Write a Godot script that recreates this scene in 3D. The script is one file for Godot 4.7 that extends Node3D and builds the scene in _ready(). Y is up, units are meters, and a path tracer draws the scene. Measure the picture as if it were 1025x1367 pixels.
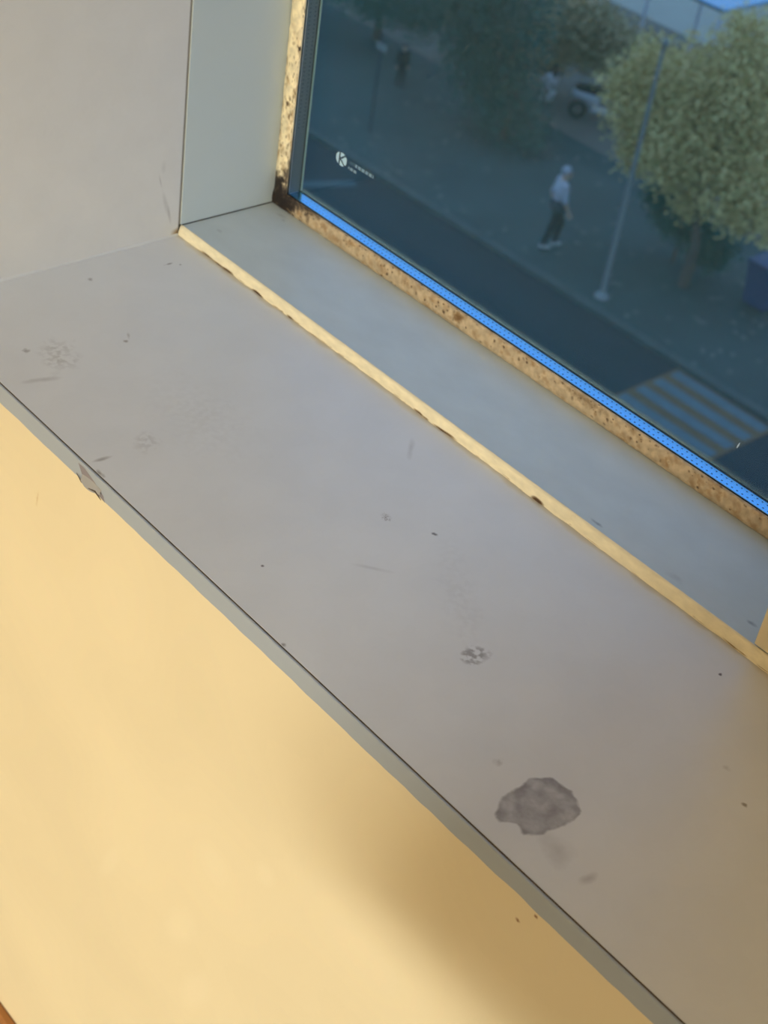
extends Node3D
# A window sill seen from above, a corner of a double-glazed window, and the street far below.

const GROUND := -13.2
var rng := RandomNumberGenerator.new()
var used := {}

# ------------------------------------------------------------------ helpers
func numbered(called: String) -> String:
	if not used.has(called):
		used[called] = 0
		return called
	used[called] += 1
	return "%s_%03d" % [called, used[called]]

func mat(c: Color, rough := 0.6, metal := 0.0) -> StandardMaterial3D:
	var m := StandardMaterial3D.new()
	m.albedo_color = c
	m.roughness = rough
	m.metallic = metal
	return m

func rgb8(r: float, g: float, b: float) -> Color:
	return Color(r / 255.0, g / 255.0, b / 255.0)

func part(called: String, mesh: Mesh, m: Material, parent: Node3D, at := Vector3.ZERO) -> MeshInstance3D:
	var o := MeshInstance3D.new()
	o.name = called
	o.mesh = mesh
	o.material_override = m
	o.position = at
	o.cast_shadow = GeometryInstance3D.SHADOW_CASTING_SETTING_ON
	parent.add_child(o, true)
	return o

func thing(called: String, label: String, category := "", group := "", at := Vector3.ZERO) -> Node3D:
	var o := Node3D.new()
	o.name = numbered(called)
	add_child(o, true)
	o.position = at
	o.set_meta("label", label)
	if category != "":
		o.set_meta("category", category)
	if group != "":
		o.set_meta("group", group)
	return o

func solo(called: String, mesh: Mesh, m: Material, label: String, category := "", kind := "", at := Vector3.ZERO) -> MeshInstance3D:
	var o := part(numbered(called), mesh, m, self, at)
	o.set_meta("label", label)
	if category != "":
		o.set_meta("category", category)
	if kind != "":
		o.set_meta("kind", kind)
	return o

func setting(called: String, label: String, at := Vector3.ZERO) -> Node3D:
	var o := thing(called, label, "", "", at)
	o.set_meta("kind", "structure")
	return o

func start() -> SurfaceTool:
	var st := SurfaceTool.new()
	st.begin(Mesh.PRIMITIVE_TRIANGLES)
	return st

func done(st: SurfaceTool, smooth := false) -> ArrayMesh:
	if not smooth:
		st.set_smooth_group(-1)
	st.generate_normals()
	return st.commit()

# a quad whose corners run clockwise seen from its front
func quad(st: SurfaceTool, a: Vector3, b: Vector3, c: Vector3, d: Vector3, ua := Vector2(0, 0), ub := Vector2(1, 0), uc := Vector2(1, 1), ud := Vector2(0, 1)) -> void:
	var p := [a, b, c, a, c, d]
	var u := [ua, ub, uc, ua, uc, ud]
	for i in 6:
		st.set_smooth_group(-1)
		st.set_uv(u[i])
		st.add_vertex(p[i])

# box with chamfered edges; UVs run over x and z (top), x and y (front), z and y (sides) of the whole box
func add_box(st: SurfaceTool, lo: Vector3, hi: Vector3, bevel := 0.0) -> void:
	var s := hi - lo
	var b := minf(bevel, 0.49 * minf(s.x, minf(s.y, s.z)))
	for axis in 3:
		var i := (axis + 1) % 3
		var j := (axis + 2) % 3
		for sgn in [-1.0, 1.0]:
			var q: Array[Vector3] = []
			for k in 4:
				var v := Vector3.ZERO
				v[axis] = hi[axis] if sgn > 0 else lo[axis]
				v[i] = (hi[i] - b) if k in [1, 2] else (lo[i] + b)
				v[j] = (hi[j] - b) if k in [2, 3] else (lo[j] + b)
				q.append(v)
			if sgn > 0:
				q.reverse()
			var uv: Array[Vector2] = []
			for v in q:
				var n := (v - lo) / s
				if axis == 1:
					uv.append(Vector2(n.x, n.z))
				elif axis == 2:
					uv.append(Vector2(n.x, 1.0 - n.y))
				else:
					uv.append(Vector2(n.z, 1.0 - n.y))
			quad(st, q[0], q[1], q[2], q[3], uv[0], uv[1], uv[2], uv[3])
	if b <= 0.0:
		return
	# chamfers along the twelve edges and the eight corners
	var c := (lo + hi) * 0.5
	for axis in 3:
		var i := (axis + 1) % 3
		var j := (axis + 2) % 3
		for si in [-1.0, 1.0]:
			for sj in [-1.0, 1.0]:
				var e: Array[Vector3] = []
				for k in 4:
					var v := Vector3.ZERO
					v[axis] = (hi[axis] - b) if k in [1, 2] else (lo[axis] + b)
					var on_i := k in [0, 1]
					v[i] = (hi[i] if si > 0 else lo[i]) - (0.0 if on_i else b * si)
					v[j] = (hi[j] if sj > 0 else lo[j]) - (b * sj if on_i else 0.0)
					e.append(v)
				face_out(st, e, c)
	for sx in [-1.0, 1.0]:
		for sy in [-1.0, 1.0]:
			for sz in [-1.0, 1.0]:
				var k := Vector3(hi.x if sx > 0 else lo.x, hi.y if sy > 0 else lo.y, hi.z if sz > 0 else lo.z)
				var t: Array[Vector3] = [k - Vector3(0, b * sy, b * sz), k - Vector3(b * sx, 0, b * sz), k - Vector3(b * sx, b * sy, 0)]
				face_out(st, t, c)

func face_out(st: SurfaceTool, p: Array[Vector3], c: Vector3) -> void:
	var n := (p[1] - p[0]).cross(p[2] - p[0])
	var q := p.duplicate()
	if n.dot(p[0] - c) > 0.0:
		q.reverse()
	for i in range(1, q.size() - 1):
		for v in [q[0], q[i], q[i + 1]]:
			st.set_smooth_group(-1)
			st.set_uv(Vector2(0.5, 0.5))
			st.add_vertex(v)

func box(lo: Vector3, hi: Vector3, bevel := 0.0) -> ArrayMesh:
	var st := start()
	add_box(st, lo, hi, bevel)
	return done(st)

# a tube through points with a radius at each
func add_tube(st: SurfaceTool, pts: Array, rad: Array, sides := 10, caps := true) -> void:
	var rings := []
	for k in pts.size():
		var d: Vector3 = (pts[mini(k + 1, pts.size() - 1)] - pts[maxi(k - 1, 0)])
		d = d.normalized()
		var a := d.cross(Vector3.RIGHT if absf(d.x) < 0.8 else Vector3.UP).normalized()
		var b := d.cross(a)
		var ring := []
		for s in sides:
			var t := TAU * s / sides
			ring.append(pts[k] + (a * cos(t) + b * sin(t)) * rad[k])
		rings.append(ring)
	for k in pts.size() - 1:
		for s in sides:
			var n := (s + 1) % sides
			st.set_smooth_group(0)
			for v in [rings[k][s], rings[k + 1][n], rings[k + 1][s], rings[k][s], rings[k][n], rings[k + 1][n]]:
				st.set_uv(Vector2(float(s) / sides, float(k) / pts.size()))
				st.add_vertex(v)
	if caps:
		for s in sides:
			var n := (s + 1) % sides
			st.set_smooth_group(-1)
			for v in [pts[0], rings[0][n], rings[0][s]]:
				st.add_vertex(v)
			for v in [pts[-1], rings[-1][s], rings[-1][n]]:
				st.add_vertex(v)

func tube(pts: Array, rad: Array, sides := 10) -> ArrayMesh:
	var st := start()
	add_tube(st, pts, rad, sides)
	st.generate_normals()
	return st.commit()

# strip swept along a line: ring k of points per step, front seen with rings left to right and points bottom to top
func sheet(rows: Array, smooth := true) -> ArrayMesh:
	var st := start()
	var n: int = rows.size()
	var m: int = rows[0].size()
	for i in n - 1:
		for j in m - 1:
			var u0 := float(i) / (n - 1)
			var u1 := float(i + 1) / (n - 1)
			var v0 := 1.0 - float(j) / (m - 1)
			var v1 := 1.0 - float(j + 1) / (m - 1)
			var p := [rows[i][j], rows[i][j + 1], rows[i + 1][j + 1], rows[i][j], rows[i + 1][j + 1], rows[i + 1][j]]
			var w := [Vector2(u0, v0), Vector2(u0, v1), Vector2(u1, v1), Vector2(u0, v0), Vector2(u1, v1), Vector2(u1, v0)]
			for k in 6:
				st.set_smooth_group(0 if smooth else -1)
				st.set_uv(w[k])
				st.add_vertex(p[k])
	st.generate_normals()
	return st.commit()

# ------------------------------------------------------------------ textures
func noise(freq: float, seed_: int, octaves := 4) -> FastNoiseLite:
	var f := FastNoiseLite.new()
	f.seed = seed_
	f.noise_type = FastNoiseLite.TYPE_SIMPLEX
	f.frequency = freq
	f.fractal_octaves = octaves
	return f

class Paint:
	var w: int
	var h: int
	var a := PackedFloat32Array()
	func _init(w_: int, h_: int, c: Color) -> void:
		w = w_
		h = h_
		a.resize(w * h * 3)
		for i in w * h:
			a[i * 3] = c.r
			a[i * 3 + 1] = c.g
			a[i * 3 + 2] = c.b
	func mixin(x: int, y: int, c: Color, t: float) -> void:
		if x < 0 or y < 0 or x >= w or y >= h or t <= 0.0:
			return
		var i := (y * w + x) * 3
		a[i] += (c.r - a[i]) * t
		a[i + 1] += (c.g - a[i + 1]) * t
		a[i + 2] += (c.b - a[i + 2]) * t
	func grain(n: FastNoiseLite, amount: float, step := 1) -> void:
		for y in range(0, h, step):
			for x in range(0, w, step):
				var k := 1.0 + n.get_noise_2d(x, y) * amount
				for yy in range(y, mini(y + step, h)):
					for xx in range(x, mini(x + step, w)):
						var i := (yy * w + xx) * 3
						a[i] *= k
						a[i + 1] *= k
						a[i + 2] *= k
	# a soft ragged spot: centre and radii in pixels, turned by ang
	func spot(cx: float, cy: float, rx: float, ry: float, ang: float, c: Color, t: float, soft: float, n: FastNoiseLite, rag := 0.4, holes := 0.0) -> void:
		var r := maxf(rx, ry) * (1.0 + rag) + 2.0
		var ca := cos(ang)
		var sa := sin(ang)
		for y in range(int(cy - r), int(cy + r) + 1):
			for x in range(int(cx - r), int(cx + r) + 1):
				var dx := x - cx
				var dy := y - cy
				var q := Vector2((dx * ca + dy * sa) / rx, (-dx * sa + dy * ca) / ry).length()
				q += n.get_noise_2d(x, y) * rag
				var k := clampf((1.0 - q) / soft, 0.0, 1.0)
				if holes > 0.0:
					k *= clampf(0.5 + n.get_noise_2d(x * 3.0 + 500.0, y * 3.0) * holes * 2.0, 0.0, 1.0)
				mixin(x, y, c, t * k)
	func texture() -> ImageTexture:
		var b := PackedByteArray()
		b.resize(w * h * 3)
		for i in w * h * 3:
			b[i] = int(clampf(a[i], 0.0, 1.0) * 255.0)
		var im := Image.create_from_data(w, h, false, Image.FORMAT_RGB8, b)
		return ImageTexture.create_from_image(im)

func textured(p: Paint, rough := 0.5) -> StandardMaterial3D:
	var m := mat(Color.WHITE, rough)
	m.albedo_texture = p.texture()
	m.texture_repeat = false
	return m

# ------------------------------------------------------------------ bodies: tapered capsules joined smoothly, meshed as surface nets
func field(p: Vector3, bones: Array, k: float) -> float:
	var d := 1e3
	for b in bones:
		var ab: Vector3 = b[1] - b[0]
		var t := clampf((p - b[0]).dot(ab) / maxf(ab.length_squared(), 1e-9), 0.0, 1.0)
		var e: float = p.distance_to(b[0] + ab * t) - lerpf(b[2], b[3], t)
		var h := maxf(k - absf(d - e), 0.0) / k
		d = minf(d, e) - h * h * k * 0.25
	return d

func add_flesh(st: SurfaceTool, bones: Array, cell: float, k: float, grow := 0.0, cuts: Array = []) -> void:
	var lo := Vector3.ONE * 1e3
	var hi := -lo
	for b in bones:
		for e in 2:
			var r: float = b[2 + e] + grow + 2.0 * cell
			lo = lo.min(b[e] - Vector3.ONE * r)
			hi = hi.max(b[e] + Vector3.ONE * r)
	var nx := int((hi.x - lo.x) / cell) + 2
	var ny := int((hi.y - lo.y) / cell) + 2
	var nz := int((hi.z - lo.z) / cell) + 2
	var f := PackedFloat32Array()
	f.resize(nx * ny * nz)
	var reach := cell * 2.5 + k
	f.fill(1.0)
	for b in bones:   # only near each bone
		var r: float = maxf(b[2], b[3]) + grow + reach
		var l: Vector3 = (b[0].min(b[1]) - Vector3.ONE * r - lo) / cell
		var u: Vector3 = (b[0].max(b[1]) + Vector3.ONE * r - lo) / cell
		var ab: Vector3 = b[1] - b[0]
		var len2 := maxf(ab.length_squared(), 1e-9)
		for z in range(maxi(int(l.z), 0), mini(int(u.z) + 2, nz)):
			for y in range(maxi(int(l.y), 0), mini(int(u.y) + 2, ny)):
				for x in range(maxi(int(l.x), 0), mini(int(u.x) + 2, nx)):
					var p := lo + Vector3(x, y, z) * cell
					var t := clampf((p - b[0]).dot(ab) / len2, 0.0, 1.0)
					var e: float = p.distance_to(b[0] + ab * t) - lerpf(b[2], b[3], t) - grow
					var i := (z * ny + y) * nx + x
					var d := f[i]
					var h := maxf(k - absf(d - e), 0.0) / k
					f[i] = minf(d, e) - h * h * k * 0.25
	for c in cuts:    # [normal, distance]: keeps what lies behind the plane
		for z in nz:
			for y in ny:
				for x in nx:
					var i := (z * ny + y) * nx + x
					f[i] = maxf(f[i], c[0].dot(lo + Vector3(x, y, z) * cell) - c[1])
	var spot := {}
	var off := [0, 1, nx, nx + 1, nx * ny, nx * ny + 1, nx * ny + nx, nx * ny + nx + 1]
	for z in nz - 1:
		for y in ny - 1:
			for x in nx - 1:
				var i := (z * ny + y) * nx + x
				var inside := 0
				for o in off:
					if f[i + o] < 0.0:
						inside += 1
				if inside == 0 or inside == 8:
					continue
				var s := Vector3.ZERO
				var n := 0
				for e in [[0, 1], [2, 3], [4, 5], [6, 7], [0, 2], [1, 3], [4, 6], [5, 7], [0, 4], [1, 5], [2, 6], [3, 7]]:
					var a := f[i + off[e[0]]]
					var b := f[i + off[e[1]]]
					if (a < 0.0) != (b < 0.0):
						var t := a / (a - b)
						var pa := Vector3(e[0] & 1, (e[0] >> 1) & 1, e[0] >> 2)
						var pb := Vector3(e[1] & 1, (e[1] >> 1) & 1, e[1] >> 2)
						s += pa.lerp(pb, t)
						n += 1
				spot[i] = lo + (Vector3(x, y, z) + s / n) * cell
	var step := [1, nx, nx * ny]
	for i in spot:
		for axis in 3:
			var u: int = step[(axis + 1) % 3]
			var v: int = step[(axis + 2) % 3]
			var a := f[i] < 0.0
			if a == (f[i + step[axis]] < 0.0):
				continue
			if not (spot.has(i - u) and spot.has(i - v) and spot.has(i - u - v)):
				continue
			var q := [spot[i], spot[i - u], spot[i - u - v], spot[i - v]]
			if a:
				q.reverse()
			for w in [0, 2, 1, 0, 3, 2]:
				st.set_smooth_group(0)
				st.add_vertex(q[w])

func flesh(bones: Array, cell: float, k: float, grow := 0.0, cuts: Array = []) -> ArrayMesh:
	var st := start()
	add_flesh(st, bones, cell, k, grow, cuts)
	st.index()
	st.generate_normals()
	return st.commit()

func hand_bones(wrist: Vector3, along: Vector3, palm: Vector3, side: float, s: float) -> Array:
	# five fingers, unequal and curled; side +1 puts the thumb towards along x palm
	var across := along.cross(palm).normalized() * side
	var out := [[wrist, wrist + along * 0.085 * s, 0.021 * s, 0.024 * s], [wrist + across * 0.02 * s, wrist + (along * 0.085 + across * 0.025) * s, 0.015 * s, 0.016 * s], [wrist - across * 0.018 * s, wrist + (along * 0.08 - across * 0.028) * s, 0.015 * s, 0.014 * s]]
	var lens := [0.072, 0.08, 0.075, 0.058]
	for k in 4:
		var r: Vector3 = wrist + (along * 0.085 + across * (0.032 - 0.021 * k)) * s
		var m: Vector3 = r + (along * 0.8 + palm * 0.35).normalized() * lens[k] * 0.5 * s
		var t: Vector3 = m + (along * 0.55 + palm * 0.8).normalized() * lens[k] * 0.5 * s
		out.append([r, m, 0.0095 * s, 0.0088 * s])
		out.append([m, t, 0.0088 * s, 0.0075 * s])
	var b: Vector3 = wrist + (along * 0.025 + across * 0.03) * s
	var m2: Vector3 = b + (along * 0.6 + across * 0.6 + palm * 0.35).normalized() * 0.045 * s
	out.append([b, m2, 0.013 * s, 0.0105 * s])
	out.append([m2, m2 + (along * 0.9 + palm * 0.4).normalized() * 0.032 * s, 0.0105 * s, 0.0085 * s])
	return out

# a walking or standing person. J: joints of a figure 1.75 tall facing +z
func person(label: String, group: String, at: Vector3, turn: float, tall: float, looks: Dictionary, stride: float, raised := 0.0, cell := 0.02) -> Node3D:
	var o := thing("person", label, "person", group, at)
	o.rotation.y = turn
	var s := tall / 1.75
	var v := func(x: float, y: float, z: float) -> Vector3: return Vector3(x, y, z) * s
	var hips: Vector3 = v.call(0, 0.93, 0)
	var chest: Vector3 = v.call(0, 1.28, 0.0)
	var neck: Vector3 = v.call(0, 1.47, -0.01)
	var head: Vector3 = v.call(0, 1.62, 0.03)
	var torso := [[hips, v.call(0, 1.08, 0), 0.125 * s, 0.115 * s], [v.call(-0.07, 1.24, 0), v.call(0.07, 1.24, 0), 0.11 * s, 0.11 * s], [v.call(0, 1.08, 0), chest, 0.115 * s, 0.12 * s], [v.call(-0.16, 1.40, -0.01), v.call(0.16, 1.40, -0.01), 0.06 * s, 0.06 * s], [v.call(-0.06, 0.93, 0), v.call(0.06, 0.93, 0), 0.115 * s, 0.115 * s]]
	var headb := [[neck + v.call(0, -0.06, 0), head + v.call(0, -0.06, -0.02), 0.055 * s, 0.052 * s], [head + v.call(0, 0.03, -0.015), head + v.call(0, -0.03, 0.01), 0.092 * s, 0.075 * s], [head + v.call(0, -0.075, 0.045), head + v.call(0, -0.085, 0.05), 0.036 * s, 0.032 * s], [head + v.call(0, -0.005, 0.083), head + v.call(0, -0.035, 0.098), 0.012 * s, 0.015 * s], [head + v.call(-0.082, -0.02, 0), head + v.call(-0.088, 0.02, -0.005), 0.013 * s, 0.015 * s], [head + v.call(0.082, -0.02, 0), head + v.call(0.088, 0.02, -0.005), 0.013 * s, 0.015 * s]]
	var arms := []
	var legs := []
	var feet := []
	var hands := []
	for side in [-1.0, 1.0]:
		var sw: float = stride * side
		var sh: Vector3 = v.call(0.185 * side, 1.39, -0.01)
		var el: Vector3 = v.call(0.235 * side, 1.11, -0.03 - 0.35 * sw)
		var wr: Vector3 = v.call(0.235 * side, 0.87, 0.05 - 0.6 * sw)
		if raised > 0.0:
			el = v.call(0.25 * side, 1.2, 0.1)
			wr = v.call(0.1 * side, 1.46, 0.2)
		arms.append([sh, el, 0.052 * s, 0.042 * s])
		arms.append([el, wr, 0.042 * s, 0.028 * s])
		var al := (wr - el).normalized()
		var palm := (Vector3(-side, 0, 0) - al * (Vector3(-side, 0, 0)).dot(al)).normalized()
		hands.append(hand_bones(wr, al, palm, side, s))
		var hp: Vector3 = v.call(0.09 * side, 0.92, 0)
		var kn: Vector3 = v.call(0.095 * side, 0.50, 0.03 + 0.75 * sw)
		var an: Vector3 = v.call(0.1 * side, 0.085 + maxf(-sw, 0.0) * 0.25, 0.8 * sw - 0.03 - maxf(-sw, 0.0) * 0.25)
		legs.append([hp, kn, 0.085 * s, 0.058 * s])
		legs.append([kn, an, 0.058 * s, 0.04 * s])
		feet.append([[an + v.call(0, -0.045, -0.03), an + v.call(0.02 * side, -0.055, 0.14), 0.036 * s, 0.03 * s], [an, an + v.call(0, -0.03, 0.02), 0.044 * s, 0.044 * s]])
	var st := start()
	add_flesh(st, torso + headb + arms + legs, cell, 0.05 * s)
	for hb in hands:
		add_flesh(st, hb, 0.004, 0.008)
	st.index()
	st.generate_normals()
	part("body", st.commit(), looks.skin, o)
	var waist: float = 0.97 * s
	part("top", flesh(torso + [arms[0], arms[2]] + ([arms[1], arms[3]] if looks.get("long", false) else []), cell, 0.05 * s, 0.016 * s, [[Vector3.DOWN, -0.86 * s], [Vector3.UP, 1.475 * s]]), looks.top, o)
	part("trousers", flesh([torso[0], torso[4]] + legs, cell, 0.05 * s, 0.013 * s, [[Vector3.UP, waist], [Vector3.DOWN, -0.07 * s]]), looks.trousers, o)
	if looks.has("waist"):
		part("waist_jacket", flesh([torso[0], torso[4]], cell, 0.05 * s, 0.036 * s, [[Vector3.UP, 1.08 * s], [Vector3.DOWN, -0.80 * s]]), looks.waist, o)
	for f in feet:
		part("shoe", flesh(f, cell * 0.5, 0.03 * s, 0.006 * s), looks.shoe, o)
	part("hair" if not looks.has("cap") else "cap", flesh([headb[1]], cell * 0.6, 0.03, 0.012 * s, [[Vector3(0, -0.85, 0.53).normalized(), Vector3(0, -0.85, 0.53).normalized().dot(head + v.call(0, 0.02, 0.04))]]), looks.hair, o)
	for side in [-1.0, 1.0]:
		var eye := SphereMesh.new()
		eye.radius = 0.011 * s
		eye.height = 0.022 * s
		eye.radial_segments = 10
		eye.rings = 6
		part("eye", eye, looks.eye, o, head + v.call(0.032 * side, 0.012, 0.078))
	return o

# ------------------------------------------------------------------ trees and bushes
func leaf_mesh(size: float) -> ArrayMesh:
	var st := start()
	var l := size
	var w := size * 0.32
	var ps := [Vector3(0, 0, 0), Vector3(-w, 0.25 * w, 0.45 * l), Vector3(0, 0, 0.5 * l), Vector3(w, 0.25 * w, 0.45 * l), Vector3(0, -0.15 * l, l)]
	for t in [[0, 1, 2], [0, 2, 3], [1, 4, 2], [2, 4, 3]]:
		for i in t:
			st.set_smooth_group(0)
			st.add_vertex(ps[i])
	st.generate_normals()
	return st.commit()

func foliage(parent: Node3D, blobs: Array, count: int, leaf: ArrayMesh, m: Material, tints: Array) -> void:
	var mm := MultiMesh.new()
	mm.transform_format = MultiMesh.TRANSFORM_3D
	mm.use_colors = true
	mm.mesh = leaf
	mm.instance_count = count
	var total := 0.0
	for b in blobs:
		total += b[1].x * b[1].y * b[1].z
	for i in count:
		var pick := rng.randf() * total
		var blob: Array = blobs[0]
		for b in blobs:
			pick -= b[1].x * b[1].y * b[1].z
			if pick <= 0.0:
				blob = b
				break
		var d := Vector3(rng.randfn(), rng.randfn(), rng.randfn()).normalized()
		var r := pow(rng.randf(), 0.4) * (0.65 + 0.7 * rng.randf())
		var at: Vector3 = blob[0] + d * r * blob[1]
		var basis_ := Basis(Vector3(rng.randfn(), rng.randfn(), rng.randfn()).normalized(), rng.randf() * TAU).scaled(Vector3.ONE * rng.randf_range(0.7, 1.3))
		mm.set_instance_transform(i, Transform3D(basis_, at))
		mm.set_instance_color(i, tints[rng.randi() % tints.size()])
	var o := MultiMeshInstance3D.new()
	o.name = "foliage"
	o.multimesh = mm
	o.material_override = m
	o.set_meta("kind", "stuff")
	parent.add_child(o, true)

func tree(called: String, label: String, category: String, group: String, foot: Vector3, blobs: Array, count: int, leaf: ArrayMesh, m: Material, tints: Array, bark: Material, trunk := 0.14) -> void:
	var o := thing(called, label, category, group, foot)
	var top: Vector3 = Vector3.ZERO
	for b in blobs:
		top += b[0] / blobs.size()
	part("trunk", tube([Vector3(0, -0.05, 0), Vector3(0.03, top.y * 0.3, 0.02), Vector3(top.x * 0.4, top.y * 0.65, top.z * 0.4), top], [trunk * 1.3, trunk, trunk * 0.8, trunk * 0.4]), bark, o)
	for b in blobs:
		var from := Vector3(top.x * 0.4, top.y * 0.65, top.z * 0.4)
		part("branch", tube([from, from.lerp(b[0], 0.5) + Vector3(0, 0.1, 0), b[0]], [trunk * 0.5, trunk * 0.35, trunk * 0.15], 7), bark, o)
	foliage(o, blobs, count, leaf, m, tints)

# ------------------------------------------------------------------ the scene
func _ready() -> void:
	rng.seed = 20240611
	# camera
	var cam := Camera3D.new()
	cam.name = "camera"
	add_child(cam)
	var ca := CameraAttributesPhysical.new()
	ca.frustum_focal_length = 52.0
	ca.frustum_focus_distance = 1.22
	ca.frustum_near = 0.05
	ca.frustum_far = 400.0
	ca.exposure_aperture = 10.5
	cam.attributes = ca
	cam.position = Vector3(1.224, 0.8, 0.5892)
	cam.basis = Basis(Vector3(0.6505592, 0.13123973, -0.74802999), Vector3(-0.52723583, 0.78697251, -0.32046317), Vector3(0.54662154, 0.60286848, 0.58116649))
	cam.fov = 37.145
	cam.near = 0.05
	cam.far = 400.0
	cam.current = true
	# sky and exposure
	var we := WorldEnvironment.new()
	we.name = "world_environment"
	var env := Environment.new()
	env.background_mode = Environment.BG_SKY
	var sky := Sky.new()
	var sm := ProceduralSkyMaterial.new()
	sm.sky_top_color = Color(0.52, 0.7, 0.94)
	sm.sky_horizon_color = Color(0.64, 0.8, 0.95)
	sm.sky_curve = 0.12
	sm.ground_bottom_color = Color(0.12, 0.16, 0.2)
	sm.ground_horizon_color = Color(0.3, 0.42, 0.55)
	sm.sky_energy_multiplier = 1.12
	sm.ground_energy_multiplier = 0.6
	sky.sky_material = sm
	env.sky = sky
	env.tonemap_mode = Environment.TONE_MAPPER_LINEAR
	env.tonemap_exposure = 1.0
	env.sdfgi_enabled = true
	env.ssao_enabled = true
	env.ssil_enabled = true
	we.environment = env
	add_child(we)
	# ceiling lamps: a glowing panel and an area light of the same size just below it
	ceiling_lamp(Vector3(2.9, 1.685, 5.0), 70.0, "square ceiling light panel nearest the window wall, right of the room's middle")
	ceiling_lamp(Vector3(0.4, 1.685, 3.2), 1.5, "square ceiling light panel deeper in the room")
	build_room()
	build_window()
	build_street()
	build_trees()
	build_street_things()
	build_photographer()

func ceiling_lamp(at: Vector3, energy: float, label: String) -> void:
	var o := thing("ceiling_lamp", label, "lamp", "", at)
	var fr := start()
	for a in [[Vector3(-0.52, -0.02, -0.52), Vector3(0.52, 0.015, -0.5)], [Vector3(-0.52, -0.02, 0.5), Vector3(0.52, 0.015, 0.52)], [Vector3(-0.52, -0.02, -0.5), Vector3(-0.5, 0.015, 0.5)], [Vector3(0.5, -0.02, -0.5), Vector3(0.52, 0.015, 0.5)]]:
		add_box(fr, a[0], a[1], 0.003)
	part("frame", done(fr), mat(Color(0.85, 0.85, 0.83), 0.4), o)
	var glow := mat(Color(0.9, 0.88, 0.8), 0.6)
	glow.emission_enabled = true
	glow.emission = Color(1.0, 1.0, 0.975)
	glow.emission_energy_multiplier = 1.5
	part("diffuser_panel", box(Vector3(-0.5, -0.008, -0.5), Vector3(0.5, 0.01, 0.5)), glow, o)
	var l := AreaLight3D.new()
	l.name = "lamp_light"
	l.area_size = Vector2(0.98, 0.98)
	l.light_color = Color(1.0, 1.0, 0.975)
	l.light_energy = energy
	l.shadow_enabled = true
	l.position = Vector3(0, -0.012, 0)
	l.rotation = Vector3(-PI / 2, 0, 0)
	l.set("area_range", 12.0)
	l.set("area_attenuation", 2.0)
	o.add_child(l, true)

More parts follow.
